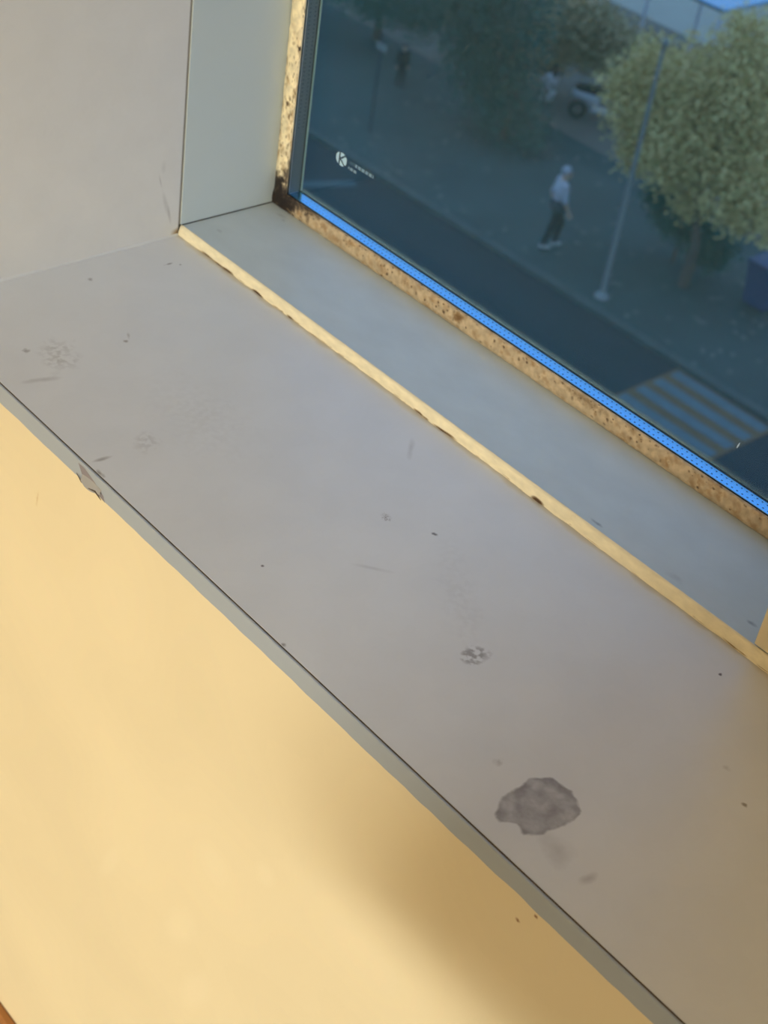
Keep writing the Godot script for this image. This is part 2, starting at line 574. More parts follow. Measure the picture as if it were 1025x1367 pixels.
func build_room() -> void:
	var n := noise(0.011, 5)
	var fine := noise(0.25, 9, 2)
	# ---- yellow wall under the sill
	var wp := Paint.new(1024, 1024, rgb8(224, 209, 170))   # x -0.2..1.2, y -1.1..0
	wp.grain(noise(0.003, 11, 2), 0.018, 4)
	for a in [[0.366, -0.475, 0.012, 0.05], [0.487, -0.45, 0.022, 0.045], [0.60, -0.257, 0.014, 0.02], [0.53, -0.31, 0.03, 0.028], [0.52, -0.52, 0.02, 0.06]]:  # soft patches of light on the wall, painted as paler spots
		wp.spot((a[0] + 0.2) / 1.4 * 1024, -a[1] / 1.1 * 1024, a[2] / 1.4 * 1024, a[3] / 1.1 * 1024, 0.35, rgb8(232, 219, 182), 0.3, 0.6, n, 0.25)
	for a in [[0.857, -0.043, 0.0016], [0.87, -0.025, 0.0018]]:
		wp.spot((a[0] + 0.2) / 1.4 * 1024, -a[1] / 1.1 * 1024, 1.4, 1.6, 0, rgb8(120, 75, 35), 0.8, 0.5, fine, 0.3)
	wp.spot(0.426 / 1.4 * 1024, 0.092 / 1.1 * 1024, 1.0, 10, 0.15, rgb8(190, 160, 100), 0.6, 0.7, fine, 0.3)
	wp.spot(0.515 / 1.4 * 1024, 0.02 / 1.1 * 1024, 2.5, 2, 0.15, rgb8(205, 175, 115), 0.5, 0.7, fine, 0.3)
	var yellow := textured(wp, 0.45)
	var wf := setting("wall_front", "warm yellow painted wall around and below the grey window sill")
	var st := start()
	quad(st, Vector3(-0.2, -1.1, -0.001), Vector3(-0.2, -0.0005, -0.001), Vector3(1.2, -0.0005, -0.001), Vector3(1.2, -1.1, -0.001), Vector2(0, 1), Vector2(0, 0), Vector2(1, 0), Vector2(1, 1))
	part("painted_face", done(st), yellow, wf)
	var plain_yellow := mat(rgb8(224, 209, 170), 0.45)
	part("lower_wall", box(Vector3(-2.5, -1.3, -0.472), Vector3(4.2, -0.021, -0.0013)), plain_yellow, wf)
	part("upper_wall", box(Vector3(-2.5, -0.021, -0.472), Vector3(-0.012, 1.7, 0)), plain_yellow, wf)
	part("upper_wall", box(Vector3(1.9, -0.021, -0.472), Vector3(4.2, 1.7, 0)), plain_yellow, wf)
	part("lintel", box(Vector3(-0.012, 1.6, -0.472), Vector3(1.9, 1.7, 0)), plain_yellow, wf)
	part("pier", box(Vector3(0.8015, 0.0132, -0.472), Vector3(1.9, 1.6, -0.3156), 0.0007), plain_yellow, wf)
	# ---- grey cheek of the niche
	var cp := Paint.new(512, 512, rgb8(204, 205, 202))      # z -0.316..0, y 0..0.32
	cp.grain(noise(0.008, 3), 0.01, 2)
	for a in [[-0.2865, 0.070, 0.0012, 0.011, 0.25, 0.35], [-0.294, 0.045, 0.0035, 0.022, 0.3, 0.16], [-0.3, 0.028, 0.002, 0.012, 0.2, 0.25], [-0.29, 0.085, 0.004, 0.01, 0.0, 0.1]]:
		cp.spot((a[0] + 0.316) / 0.316 * 512, (1.0 - a[1] / 0.32) * 512, a[2] / 0.316 * 512, a[3] / 0.32 * 512, a[4], rgb8(110, 108, 108), a[5], 0.8, n, 0.3)
	cp.spot(3, 507, 18, 11, 0, rgb8(120, 85, 40), 0.8, 0.9, n, 0.4)
	cp.spot(1, 508, 7, 8, 0, rgb8(70, 45, 20), 0.8, 0.9, n, 0.4)
	var wl := setting("wall_left", "pale grey smooth side wall of the deep window recess")
	st = start()
	quad(st, Vector3(0, 0, -0.3125), Vector3(0, 0.32, -0.3125), Vector3(0, 0.32, 0), Vector3(0, 0, 0), Vector2(0.011, 1), Vector2(0.011, 0), Vector2(1, 0), Vector2(1, 1))
	part("scuffed_face", done(st), textured(cp, 0.5), wl)
	var grey := mat(rgb8(204, 205, 202), 0.5)
	part("cheek_board", box(Vector3(-0.0118, -0.02, -0.3125), Vector3(-0.0003, 1.6, 0.0)), grey, wl)
	part("cheek_board", box(Vector3(-0.0115, 0.32, -0.3125), Vector3(0.0, 1.6, 0.0)), grey, wl)
	part("recess_backing", box(Vector3(-0.0118, -0.02, -0.472), Vector3(-0.004, 1.6, -0.3127)), mat(rgb8(120, 118, 112), 0.8), wl)
	# filler along the foot of the cheek
	var rows := []
	for i in 41:
		var z := -0.3125 + 0.3125 * i / 40.0
		var r := 0.0022 + 0.0009 * n.get_noise_2d(i * 9.0, 3.0) + 0.004 * smoothstep(-0.12, 0.0, z) * 0.4
		rows.append([Vector3(r, 0.0001, z), Vector3(r * 0.4, r * 0.4, z), Vector3(0.0001, r, z)])
	rows.reverse()
	part("filler_fillet", sheet(rows), mat(rgb8(202, 204, 200), 0.55), wl)
	# ---- sill board
	var tex := sill_paint()
	var sill := setting("trim_1", "stained grey laminate window sill board with a separate front edge band")
	var smat := textured(tex, 0.36)
	st = start()
	quad(st, Vector3(0, 0, -0.0022), Vector3(0, 0, -0.3152), Vector3(1.28, 0, -0.3152), Vector3(1.28, 0, -0.0022), Vector2(0, 0.993), Vector2(0, 0), Vector2(1, 0), Vector2(1, 0.993))
	part("sill_top", done(st), smat, sill)
	var sgrey := mat(rgb8(215, 215, 211), 0.36)
	part("sill_board", box(Vector3(0, -0.0196, -0.3152), Vector3(1.9, -0.0002, -0.0022)), sgrey, sill)
	part("sill_board", box(Vector3(1.2802, -0.0190, -0.3152), Vector3(1.9, 0.0, -0.0022)), sgrey, sill)
	part("glue_joint", box(Vector3(0, -0.0150, -0.0022), Vector3(1.9, -0.0006, -0.0008)), mat(rgb8(92, 80, 66), 0.9), sill)
	edge_band(sill, n)
	# ---- caulk bead along the step
	var bp := Paint.new(2048, 64, rgb8(234, 222, 186))
	bp.grain(noise(0.03, 21), 0.05, 1)
	for i in 90:
		var x := rng.randf() * 2048.0
		bp.spot(x, 63.0 - rng.randf() * 5.0, rng.randf_range(3, 14), rng.randf_range(1.5, 4), 0, rgb8(100, 70, 35), rng.randf_range(0.2, 0.7), 0.9, n, 0.5)
	for a in [[0.055, 20], [0.075, 24], [0.09, 18], [0.145, 12], [0.40, 20], [0.41, 10], [0.43, 26], [0.20, 12], [0.56, 10]]:
		bp.spot(a[0] / 1.5 * 2048, 60, a[1], 9, 0, rgb8(62, 38, 16), 0.9, 0.7, n, 0.5)
	rows = []
	for i in 241:
		var x := 1.5 * i / 240.0
		var lo := 0.0006 * n.get_noise_2d(i * 14.0, 50.0) + 0.0012 * n.get_noise_2d(i * 3.0, 90.0)
		var z0 := -0.3152 + 0.0022 + 0.0008 * n.get_noise_2d(i * 17.0, 10.0) + 0.0008 * n.get_noise_2d(i * 4.0, 70.0) + 0.0015 * smoothstep(0.3, 0.9, x)
		rows.append([Vector3(x, 0.0, z0), Vector3(x, 0.0035 + lo, z0 - 0.0005), Vector3(x, 0.0085 + lo * 0.3, -0.3150), Vector3(x, 0.0112, -0.3162), Vector3(x, 0.0113, -0.3176)])
	part("caulk_bead", sheet(rows), textured(bp, 0.6), sill)
	# ---- the rest of the room
	var floor_ := setting("floor", "grey-brown wooden floor boards of the room")
	var wood := mat(rgb8(130, 124, 114), 0.4)
	for i in 37:
		part("floor_board", box(Vector3(-2.5, -1.11, 0.001 + i * 0.205), Vector3(4.2, -1.09 + 0.0004 * (i % 3), 0.203 + i * 0.205), 0.002), wood, floor_)
	part("subfloor", box(Vector3(-2.7, -1.3, 0.0), Vector3(4.4, -1.111, 7.8)), mat(rgb8(90, 70, 50), 0.8), floor_)
	solo("ceiling", box(Vector3(-2.7, 1.7, -0.472), Vector3(4.4, 2.2, 7.8)), mat(rgb8(205, 196, 176), 0.8), "plain beige ceiling above the window recess", "", "structure")
	var cream := mat(rgb8(202, 180, 142), 0.7)
	solo("wall_back", box(Vector3(-2.7, -1.3, 7.6), Vector3(4.4, 1.7, 7.8)), cream, "beige painted back wall opposite the window", "", "structure")
	solo("wall_right", box(Vector3(4.2, -1.3, -0.472), Vector3(4.4, 1.7, 7.6)), cream, "beige painted side wall to the right of the window", "", "structure")
	solo("wall_far_left", box(Vector3(-2.7, -1.3, -0.472), Vector3(-2.5, 1.7, 7.6)), cream, "beige painted side wall left beyond the recess", "", "structure")
	var bb := solo("baseboard_front", box(Vector3(-2.5, -1.09, -0.001), Vector3(4.2, -1.008, 0.012), 0.003), mat(rgb8(150, 98, 48), 0.5), "brown wooden skirting board at the foot of the yellow wall", "", "structure")
	bb.set_meta("category", "skirting")
	bb.remove_meta("category")

func sill_paint() -> Paint:
	# x 0..1.28 over 2048, z -0.3152..0 over 504
	var k := 1600.0
	var p := Paint.new(2048, 504, rgb8(215, 215, 211))
	var n := noise(0.02, 31)
	var f := noise(0.08, 33, 3)
	p.grain(noise(0.006, 12, 3), 0.012, 4)
	var dark := rgb8(86, 76, 64)
	# the big dried water mark: ragged outline
	var outline := PackedVector2Array()
	for a in [[0.801, -0.022], [0.794, -0.036], [0.792, -0.054], [0.791, -0.067], [0.800, -0.081], [0.820, -0.086], [0.836, -0.076], [0.841, -0.064], [0.838, -0.050], [0.835, -0.038], [0.829, -0.024], [0.818, -0.026], [0.810, -0.019]]:
		outline.append(Vector2(a[0] * k, (a[1] + 0.3152) * k))
	for y in range(350, 490):
		for x in range(1240, 1370):
			var q := Vector2(x, y) + Vector2(n.get_noise_2d(x, y), n.get_noise_2d(x + 300.0, y)) * 4.0
			if Geometry2D.is_point_in_polygon(q, outline):
				var edge := 1e3
				for i in outline.size():
					edge = minf(edge, q.distance_to(Geometry2D.get_closest_point_to_segment(q, outline[i], outline[(i + 1) % outline.size()])))
				var t := clampf(edge / 3.0, 0.0, 1.0) * (0.36 + 0.12 * clampf(1.0 - edge / 16.0, 0.0, 1.0) + 0.22 * n.get_noise_2d(x * 1.3, y * 1.3))
				p.mixin(x, y, dark, clampf(t, 0.0, 0.75))
	# fainter marks: x, z, half sizes, turn, strength, softness, holes
	for a in [
		[0.850, -0.036, 0.018, 0.012, 0.3, 0.16, 0.9, 0.0], [0.880, -0.035, 0.011, 0.005, -1.44, 0.22, 0.8, 0.0], [0.768, -0.059, 0.004, 0.005, 0, 0.2, 0.9, 0.0],
		[0.676, -0.124, 0.013, 0.013, 0, 0.45, 0.5, 1.0], [0.505, -0.179, 0.006, 0.005, 0, 0.5, 0.6, 1.0], [0.545, -0.200, 0.0044, 0.0021, -0.34, 0.75, 0.6, 0.0],
		[0.550, -0.123, 0.02, 0.003, -0.7, 0.12, 0.9, 0.0], [0.439, -0.267, 0.018, 0.0035, 0.83, 0.16, 0.9, 0.0], [0.500, -0.048, 0.0016, 0.0016, 0, 0.8, 0.6, 0.0],
		[0.802, -0.277, 0.0016, 0.002, 0, 0.9, 0.6, 0.0], [0.901, -0.182, 0.003, 0.002, 0, 0.55, 0.6, 0.0], [0.149, -0.072, 0.035, 0.022, 0.4, 0.22, 1.0, 0.8],
		[0.176, -0.036, 0.022, 0.005, -1.3, 0.22, 0.9, 0.0], [0.039, -0.176, 0.004, 0.0035, 0, 0.4, 0.7, 0.0], [0.049, -0.267, 0.006, 0.0014, -1.62, 0.55, 0.6, 0.0], [0.056, -0.277, 0.0012, 0.0012, 0, 0.7, 0.6, 0.0],
		[0.157, -0.142, 0.003, 0.0025, 0, 0.5, 0.7, 0.0], [0.149, -0.15, 0.007, 0.0016, 0.5, 0.25, 0.8, 0.0], [0.126, -0.050, 0.004, 0.004, 0, 0.4, 0.7, 0.0], [0.308, -0.064, 0.018, 0.016, 0, 0.12, 0.6, 0.9],
		[0.310, -0.016, 0.0125, 0.003, -1.5, 0.4, 0.8, 0.0], [0.326, -0.004, 0.008, 0.0025, 0, 0.5, 0.8, 0.0], [0.584, -0.004, 0.003, 0.003, 0, 0.5, 0.7, 0.0], [0.62, -0.16, 0.1, 0.02, 0.6, 0.05, 1.0, 0.6], [0.30, -0.13, 0.09, 0.05, 0.2, 0.05, 1.0, 0.5],
		[0.87, -0.20, 0.004, 0.003, 0, 0.15, 0.9, 0.0]]:
		p.spot(a[0] * k, (a[1] + 0.3152) * k, a[2] * k, a[3] * k, a[4], dark, a[5], a[6], n if a[2] > 0.008 else f, 0.35, a[7])
	# stains along the bead, with its glossy yellow reflection painted in
	for x in 2048:
		var reach := 13.0 + 7.0 * n.get_noise_2d(x * 0.6, 700.0)
		for y in 34:
			p.mixin(x, y, rgb8(165, 142, 92), 0.5 * clampf(1.0 - y / reach, 0.0, 1.0))
	return p

func edge_band(sill: Node3D, n: FastNoiseLite) -> void:
	# front band, chipped at one place: three lengths and the flake
	var m := mat(rgb8(158, 166, 172), 0.42)
	var st := start()
	var rows := []
	for i in 401:
		var x := 1.9 * i / 400.0
		var low := -0.0196 + 0.0007 * n.get_noise_2d(i * 11.0, 400.0)
		if x > 0.309 and x < 0.337:
			low += 0.0062 * sin((x - 0.309) / 0.028 * PI) * (0.75 + 0.5 * n.get_noise_2d(i * 60.0, 8.0))
		if x > 0.83 and x < 0.87:
			low += 0.0012 * sin((x - 0.83) / 0.04 * PI)
		rows.append([Vector3(x, low, 0.0), Vector3(x, low + 0.0004, 0.0014), Vector3(x, -0.001, 0.0014), Vector3(x, -0.0003, 0.0008), Vector3(x, -0.0003, -0.0006)])
	part("edge_band", sheet(rows, false), m, sill)
	var flake := []
	for i in 9:
		var t := i / 8.0
		var x := 0.307 + 0.03 * t
		var w := 0.006 * sin(PI * clampf(t * 0.9 + 0.08, 0.0, 1.0))
		flake.append([Vector3(x, -0.0165 + 0.002 * t - w * 0.6, 0.0036 + 0.001 * sin(t * 5.0)), Vector3(x, -0.0150 + 0.003 * t, 0.0030), Vector3(x, -0.0120 + 0.002 * t + w * 0.3, 0.0016)])
	part("loose_flake", sheet(flake), mat(rgb8(150, 150, 148), 0.6), sill).set_meta("label", "chipped curling flake of the edge band")
	var ex := start()
	var rim := [Vector2(0.300, -0.0035), Vector2(0.310, -0.0030), Vector2(0.326, -0.0080), Vector2(0.340, -0.0140), Vector2(0.343, -0.0196), Vector2(0.330, -0.0180), Vector2(0.318, -0.0150), Vector2(0.306, -0.0120)]
	for k in range(1, rim.size() - 1):
		for q in [rim[0], rim[k], rim[k + 1]]:
			ex.add_vertex(Vector3(q.x, q.y, 0.00155))
	part("worn_patch", done(ex), mat(rgb8(132, 126, 128), 0.7), sill)
	part("crack", tube([Vector3(0.299, -0.0150, 0.0026), Vector3(0.308, -0.0186, 0.0032), Vector3(0.320, -0.0178, 0.0036), Vector3(0.330, -0.0150, 0.0034), Vector3(0.338, -0.0196, 0.0024)], [0.0003, 0.0007, 0.0006, 0.0008, 0.0003], 6), mat(rgb8(84, 72, 64), 0.8), sill)

func mold_paint(w: int, h: int, base: Color, spots: int, corner_at_end: bool, seed_: int, amount: float) -> Paint:
	# u along the gasket (0 is the corner), v across (0 at the glass)
	var p := Paint.new(w, h, base)
	var n := noise(0.05, seed_)
	p.grain(noise(0.03, seed_ + 1), 0.12, 1)
	var r := RandomNumberGenerator.new()
	r.seed = seed_
	for i in spots:
		var x := r.randf() * w
		var y := r.randf() * h
		var big := r.randf_range(4.0, 16.0)
		p.spot(x, y, big * 1.6, big, r.randf(), rgb8(140, 105, 62), r.randf_range(0.2, 0.55) * amount, 1.0, n, 0.6)
	for i in spots:
		var x := pow(r.randf(), 1.35) * w
		var y := clampf(r.randfn(0.4, 0.22), 0.0, 1.0) * h
		var big := r.randf_range(1.5, 5.0)
		p.spot(x, y, big * 1.3, big, r.randf(), rgb8(62, 44, 24), r.randf_range(0.3, 0.9) * amount, 0.8, n, 0.6)
	return p

func build_window() -> void:
	var n := noise(0.05, 77)
	var win := setting("window_1", "double-glazed window with a mouldy cream gasket and grey reveal panels")
	var panel := mat(rgb8(184, 196, 196), 0.4)
	# inner sill and reveal panel, thin joints between them
	var ip := Paint.new(1024, 256, rgb8(192, 200, 196))
	ip.grain(noise(0.01, 41), 0.02, 2)
	for a in [[0.619, -0.324, 0.008, 0.002, 0.45], [0.621, -0.3165, 0.004, 0.0012, 0.35], [0.781, -0.337, 0.006, 0.0025, 0.4], [0.027, -0.346, 0.006, 0.003, 0.18], [0.03, -0.43, 0.01, 0.004, 0.15], [0.707, -0.327, 0.012, 0.005, 0.12], [0.04, -0.425, 0.004, 0.003, 0.25]]:
		ip.spot(a[0] / 0.8 * 1024, (a[1] + 0.443) / 0.127 * 256, a[2] / 0.8 * 1024, a[3] / 0.127 * 256, 0, rgb8(85, 88, 90), a[4], 0.9, n, 0.4)
	var st := start()
	quad(st, Vector3(0.0012, 0.0110, -0.3162), Vector3(0.0012, 0.0110, -0.4445), Vector3(0.8012, 0.0110, -0.4445), Vector3(0.8012, 0.0110, -0.3162), Vector2(0, 1), Vector2(0, 0), Vector2(1, 0), Vector2(1, 1))
	part("inner_sill_top", done(st), textured(ip, 0.4), win)
	part("inner_sill", box(Vector3(0.0012, -0.0196, -0.472), Vector3(1.9, 0.0108, -0.3172)), panel, win)
	part("reveal_panel", box(Vector3(-0.0035, 0.0125, -0.4445), Vector3(0.0012, 1.598, -0.3155), 0.0001), panel, win)
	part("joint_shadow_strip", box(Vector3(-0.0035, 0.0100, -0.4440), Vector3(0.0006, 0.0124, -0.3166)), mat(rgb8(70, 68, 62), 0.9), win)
	part("wall_joint_filler", box(Vector3(-0.0115, 0.0120, -0.3160), Vector3(-0.0007, 1.598, -0.3122)), mat(rgb8(140, 136, 128), 0.9), win)
	# glass, front and back pane
	var glass := mat(Color(0.10, 0.38, 0.43, 0.045), 0.02)
	glass.transparency = BaseMaterial3D.TRANSPARENCY_ALPHA
	glass.metallic_specular = 0.26
	part("glass_pane", box(Vector3(0.006, 0.012, -0.4485), Vector3(0.7945, 1.594, -0.4448)), glass, win)
	part("glass_pane", box(Vector3(0.006, 0.012, -0.4712), Vector3(0.7945, 1.594, -0.4655)), glass, win)
	# gasket
	var gp := mold_paint(2048, 96, rgb8(184, 164, 130), 230, false, 61, 0.95)
	for i in 60:
		gp.spot(rng.randf() * rng.randf() * 190.0, rng.randf() * 96.0, rng.randf_range(8, 26), rng.randf_range(8, 22), 0, rgb8(46, 30, 16), 0.55, 1.0, n, 0.5)
	for a in [[20, 50, 60, 70, 0.9], [55, 60, 40, 45, 0.9], [80, 40, 45, 40, 0.7], [120, 30, 60, 24, 0.5], [170, 25, 60, 18, 0.4]]:
		gp.spot(a[0], a[1], a[2], a[3], 0, rgb8(26, 15, 7), a[4], 0.6, n, 0.4)
	gp.spot(0.312 / 0.8 * 2048, 45, 22, 16, 0, rgb8(105, 74, 34), 0.85, 0.6, n, 0.3)
	gp.spot(0.49 / 0.8 * 2048, 38, 90, 14, 0, rgb8(90, 66, 36), 0.5, 1.0, n, 0.6)
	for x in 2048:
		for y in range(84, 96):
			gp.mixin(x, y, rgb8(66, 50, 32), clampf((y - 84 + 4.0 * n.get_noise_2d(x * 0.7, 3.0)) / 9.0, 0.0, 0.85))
	var rows := []
	for i in 161:
		var x := 0.0012 + 0.799 * i / 160.0
		var b := 0.0006 * n.get_noise_2d(i * 6.0, 33.0)
		rows.append([Vector3(x, 0.0108, -0.4430 + b), Vector3(x, 0.0120, -0.4412 + b), Vector3(x, 0.0170, -0.4402 + b), Vector3(x, 0.0240, -0.4408 + b), Vector3(x, 0.0290, -0.4424 + b * 0.5), Vector3(x, 0.0308, -0.4442), Vector3(x, 0.0300, -0.4449)])
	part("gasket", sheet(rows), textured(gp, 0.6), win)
	var vp := mold_paint(1024, 96, rgb8(232, 218, 178), 110, false, 67, 0.9)
	for i in 150:
		vp.spot(pow(rng.randf(), 1.6) * 380.0, rng.randf_range(4, 80), rng.randf_range(2, 7), rng.randf_range(2, 6), 0, rgb8(90, 66, 36), rng.randf_range(0.2, 0.6), 0.9, n, 0.6)
	for i in 40:
		vp.spot(pow(rng.randf(), 2.0) * 60.0, rng.randf() * 96.0, rng.randf_range(6, 16), rng.randf_range(8, 22), 0, rgb8(40, 26, 14), 0.6, 1.0, n, 0.5)
	for a in [[20, 50, 46, 90, 0.95], [50, 70, 26, 40, 0.8], [70, 30, 22, 26, 0.6], [95, 20, 20, 14, 0.5]]:
		vp.spot(a[0], a[1], a[2], a[3], 0, rgb8(20, 12, 6), a[4], 0.7, n, 0.4)
	vp.spot(330, 26, 6, 8, 0, rgb8(20, 14, 8), 0.95, 0.4, n, 0.4)
	vp.spot(432, 30, 3.5, 4, 0, rgb8(50, 34, 18), 0.9, 0.4, n, 0.4)
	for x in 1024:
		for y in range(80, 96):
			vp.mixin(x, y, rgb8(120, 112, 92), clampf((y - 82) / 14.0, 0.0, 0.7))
	rows = []
	for i in 101:
		var y := 0.0125 + 0.58 * i / 100.0
		var b := 0.0005 * n.get_noise_2d(i * 6.0, 133.0)
		rows.append([Vector3(0.0012, y, -0.4430 + b), Vector3(0.0030, y, -0.4412 + b), Vector3(0.0080, y, -0.4402 + b), Vector3(0.0160, y, -0.4408 + b), Vector3(0.0205, y, -0.4424), Vector3(0.0222, y, -0.4442), Vector3(0.0216, y, -0.4449)])
	var flip := []
	for r in rows:
		var q: Array = r.duplicate()
		q.reverse()
		flip.append(q)
	var vg := vertical_sheet(rows)
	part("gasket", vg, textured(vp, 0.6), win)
	part("gasket", box(Vector3(0.0012, 0.5926, -0.4449), Vector3(0.022, 1.598, -0.4408), 0.001), mat(rgb8(222, 205, 158), 0.6), win)
	part("gasket", box(Vector3(0.779, 0.012, -0.4449), Vector3(0.8, 1.598, -0.4408), 0.001), mat(rgb8(222, 205, 158), 0.6), win)
	part("gasket", box(Vector3(0.0225, 1.578, -0.4449), Vector3(0.7785, 1.598, -0.4408), 0.001), mat(rgb8(222, 205, 158), 0.6), win)
	# spacer bars with rows of small holes, black sealant on both sides
	var dots := Image.create(1024, 32, false, Image.FORMAT_RGB8)
	dots.fill(rgb8(146, 212, 255))  # blue of the reflected sky put into the metal colour
	for k in 128:
		for row in [8, 23]:
			for y in range(row - 1, row + 2):
				for x in range(k * 8 + 3, k * 8 + 5):
					dots.set_pixel(x, y, rgb8(40, 52, 70) if k > 18 else rgb8(150, 165, 185))
	var alu := mat(Color.WHITE, 0.22, 1.0)
	alu.albedo_texture = ImageTexture.create_from_image(dots)
	var black := mat(rgb8(14, 16, 18), 0.5)
	part("spacer_bar", box(Vector3(0.0205, 0.014, -0.4640), Vector3(0.7800, 0.0290, -0.4490), 0.0004), alu, win)
	part("sealant", box(Vector3(0.0205, 0.014, -0.4655), Vector3(0.7800, 0.0297, -0.4640)), black, win)
	part("sealant", box(Vector3(0.0205, 0.014, -0.4490), Vector3(0.7800, 0.0288, -0.4485)), black, win)
	var dm := alu.duplicate()
	var dots2 := dots.duplicate()
	for y in 32:
		for x in 1024:
			var c: Color = dots.get_pixel(x, y)
			dots2.set_pixel(x, y, Color(0.42, 0.47, 0.48) if c.b > 0.5 else Color(0.2, 0.24, 0.27))  # greyer copy without the sky tint for the side bar
	dm.albedo_texture = ImageTexture.create_from_image(dots2)
	dm.roughness = 0.5
	dm.metallic = 0.5
	dm.uv1_scale = Vector3(1, 1, 1)
	var st2 := start()
	quad(st2, Vector3(0.0203, 0.0292, -0.4640), Vector3(0.0203, 0.6092, -0.4640), Vector3(0.0203, 0.6092, -0.4490), Vector3(0.0203, 0.0292, -0.4490), Vector2(0.02, 0), Vector2(1, 0), Vector2(1, 1), Vector2(0.02, 1))
	part("perforated_face", done(st2), dm, win)
	part("spacer_bar", box(Vector3(0.008, 0.014, -0.4640), Vector3(0.0202, 1.59, -0.4490), 0.0004), mat(rgb8(206, 216, 228), 0.4, 1.0), win)
	part("spacer_bar", box(Vector3(0.7802, 0.014, -0.4640), Vector3(0.792, 1.59, -0.4490), 0.0004), mat(rgb8(206, 216, 228), 0.4, 1.0), win)
	part("spacer_bar", box(Vector3(0.0205, 1.575, -0.4640), Vector3(0.7800, 1.59, -0.4490), 0.0004), mat(rgb8(206, 216, 228), 0.4, 1.0), win)
	part("sealant", box(Vector3(0.008, 0.014, -0.4655), Vector3(0.0212, 1.59, -0.4640)), black, win)
	part("edge_strip", box(Vector3(0.0213, 0.0298, -0.4655), Vector3(0.0236, 1.58, -0.4646)), mat(rgb8(120, 150, 148), 0.5), win)  # pale teal strip along the left edge of the back pane
	# edge reflections painted as a pale film along the foot of the back pane
	var film := Image.create(512, 32, false, Image.FORMAT_RGBA8)
	for x in 512:
		for y in 32:
			var t := clampf(y / 31.0 + 0.12 * n.get_noise_2d(x * 1.5, y * 4.0), 0.0, 1.0)
			film.set_pixel(x, y, Color(0.62, 0.74, 0.72, 0.5 * t * t))
	var fm := mat(Color.WHITE, 0.8)
	fm.albedo_texture = ImageTexture.create_from_image(film)
	fm.transparency = BaseMaterial3D.TRANSPARENCY_ALPHA
	var st4 := start()
	quad(st4, Vector3(0.0236, 0.0298, -0.4652), Vector3(0.0236, 0.0385, -0.4652), Vector3(0.7795, 0.0385, -0.4652), Vector3(0.7795, 0.0298, -0.4652), Vector2(0, 1), Vector2(0, 0), Vector2(1, 0), Vector2(1, 1))
	part("edge_glow_film", done(st4), fm, win)
	# printed maker's mark on the inner face of the front pane: a disc with a letter, two lines of tiny print
	var mk := Image.create(128, 64, false, Image.FORMAT_RGBA8)
	mk.fill(Color(0.8, 0.9, 0.95, 0.0))
	for y in 64:
		for x in 128:
			var q := Vector2(x - 20, y - 30) / 18.0
			var on := 0.0
			if q.length() < 1.0:
				on = 1.0
				if absf(q.x + 0.35) < 0.13 or (q.x > -0.35 and absf(absf(q.y) - (q.x + 0.2) * 0.9) < 0.17 and q.x < 0.75):
					on = 0.05
			elif x > 44 and x < 126 and y > 20 and y < 30:
				on = 0.42 if (x / 3) % 4 != 0 else 0.15
				if x < 66:
					on *= 0.5 if (x / 5) % 2 == 0 else 0.15
			elif x > 44 and x < 74 and y > 36 and y < 45:
				on = 0.4 if (x / 3) % 4 != 0 else 0.15
			if on > 0.0:
				mk.set_pixel(x, y, Color(0.72, 0.84, 0.9, on * 0.85))
	var mm := mat(Color.WHITE, 0.6)
	mm.albedo_texture = ImageTexture.create_from_image(mk)
	mm.transparency = BaseMaterial3D.TRANSPARENCY_ALPHA
	var st3 := start()
	quad(st3, Vector3(0.0945, 0.0945, -0.4446), Vector3(0.0945, 0.1215, -0.4446), Vector3(0.1585, 0.1215, -0.4446), Vector3(0.1585, 0.0945, -0.4446), Vector2(0, 1), Vector2(0, 0), Vector2(1, 0), Vector2(1, 1))
	part("printed_mark", done(st3), mm, win).set_meta("label", "small pale printed round mark on the glass")
	part("paint_fleck", tube([Vector3(0.6622, 0.0800, -0.4444), Vector3(0.6616, 0.0765, -0.4443), Vector3(0.6611, 0.0740, -0.4444)], [0.0003, 0.0007, 0.0003], 6), mat(rgb8(225, 235, 240), 0.5), win)

# a strip swept upwards: rows bottom to top, points from the wall outwards
func vertical_sheet(rows: Array) -> ArrayMesh:
	var st := start()
	var n: int = rows.size()
	var m: int = rows[0].size()
	for i in n - 1:
		for j in m - 1:
			var p := [rows[i][j], rows[i + 1][j], rows[i + 1][j + 1], rows[i][j], rows[i + 1][j + 1], rows[i][j + 1]]
			var u0 := float(i) / (n - 1)
			var u1 := float(i + 1) / (n - 1)
			var v0 := 1.0 - float(j) / (m - 1)
			var v1 := 1.0 - float(j + 1) / (m - 1)
			var w := [Vector2(u0, v0), Vector2(u1, v0), Vector2(u1, v1), Vector2(u0, v0), Vector2(u1, v1), Vector2(u0, v1)]
			for k in 6:
				st.set_smooth_group(0)
				st.set_uv(w[k])
				st.add_vertex(p[k])
	st.generate_normals()
	return st.commit()

func ground_mat(c: Color, seed_: int, scale_: float, amount: float, rough := 0.9) -> StandardMaterial3D:
	var m := mat(Color.WHITE, rough)
	var p := Paint.new(256, 256, c)
	p.grain(noise(0.02, seed_), amount * 0.6, 1)
	p.grain(noise(0.06, seed_ + 1), amount * 0.2, 1)
	m.albedo_texture = p.texture()
	m.uv1_triplanar = true
	m.uv1_world_triplanar = true
	m.uv1_scale = Vector3.ONE * scale_
	return m

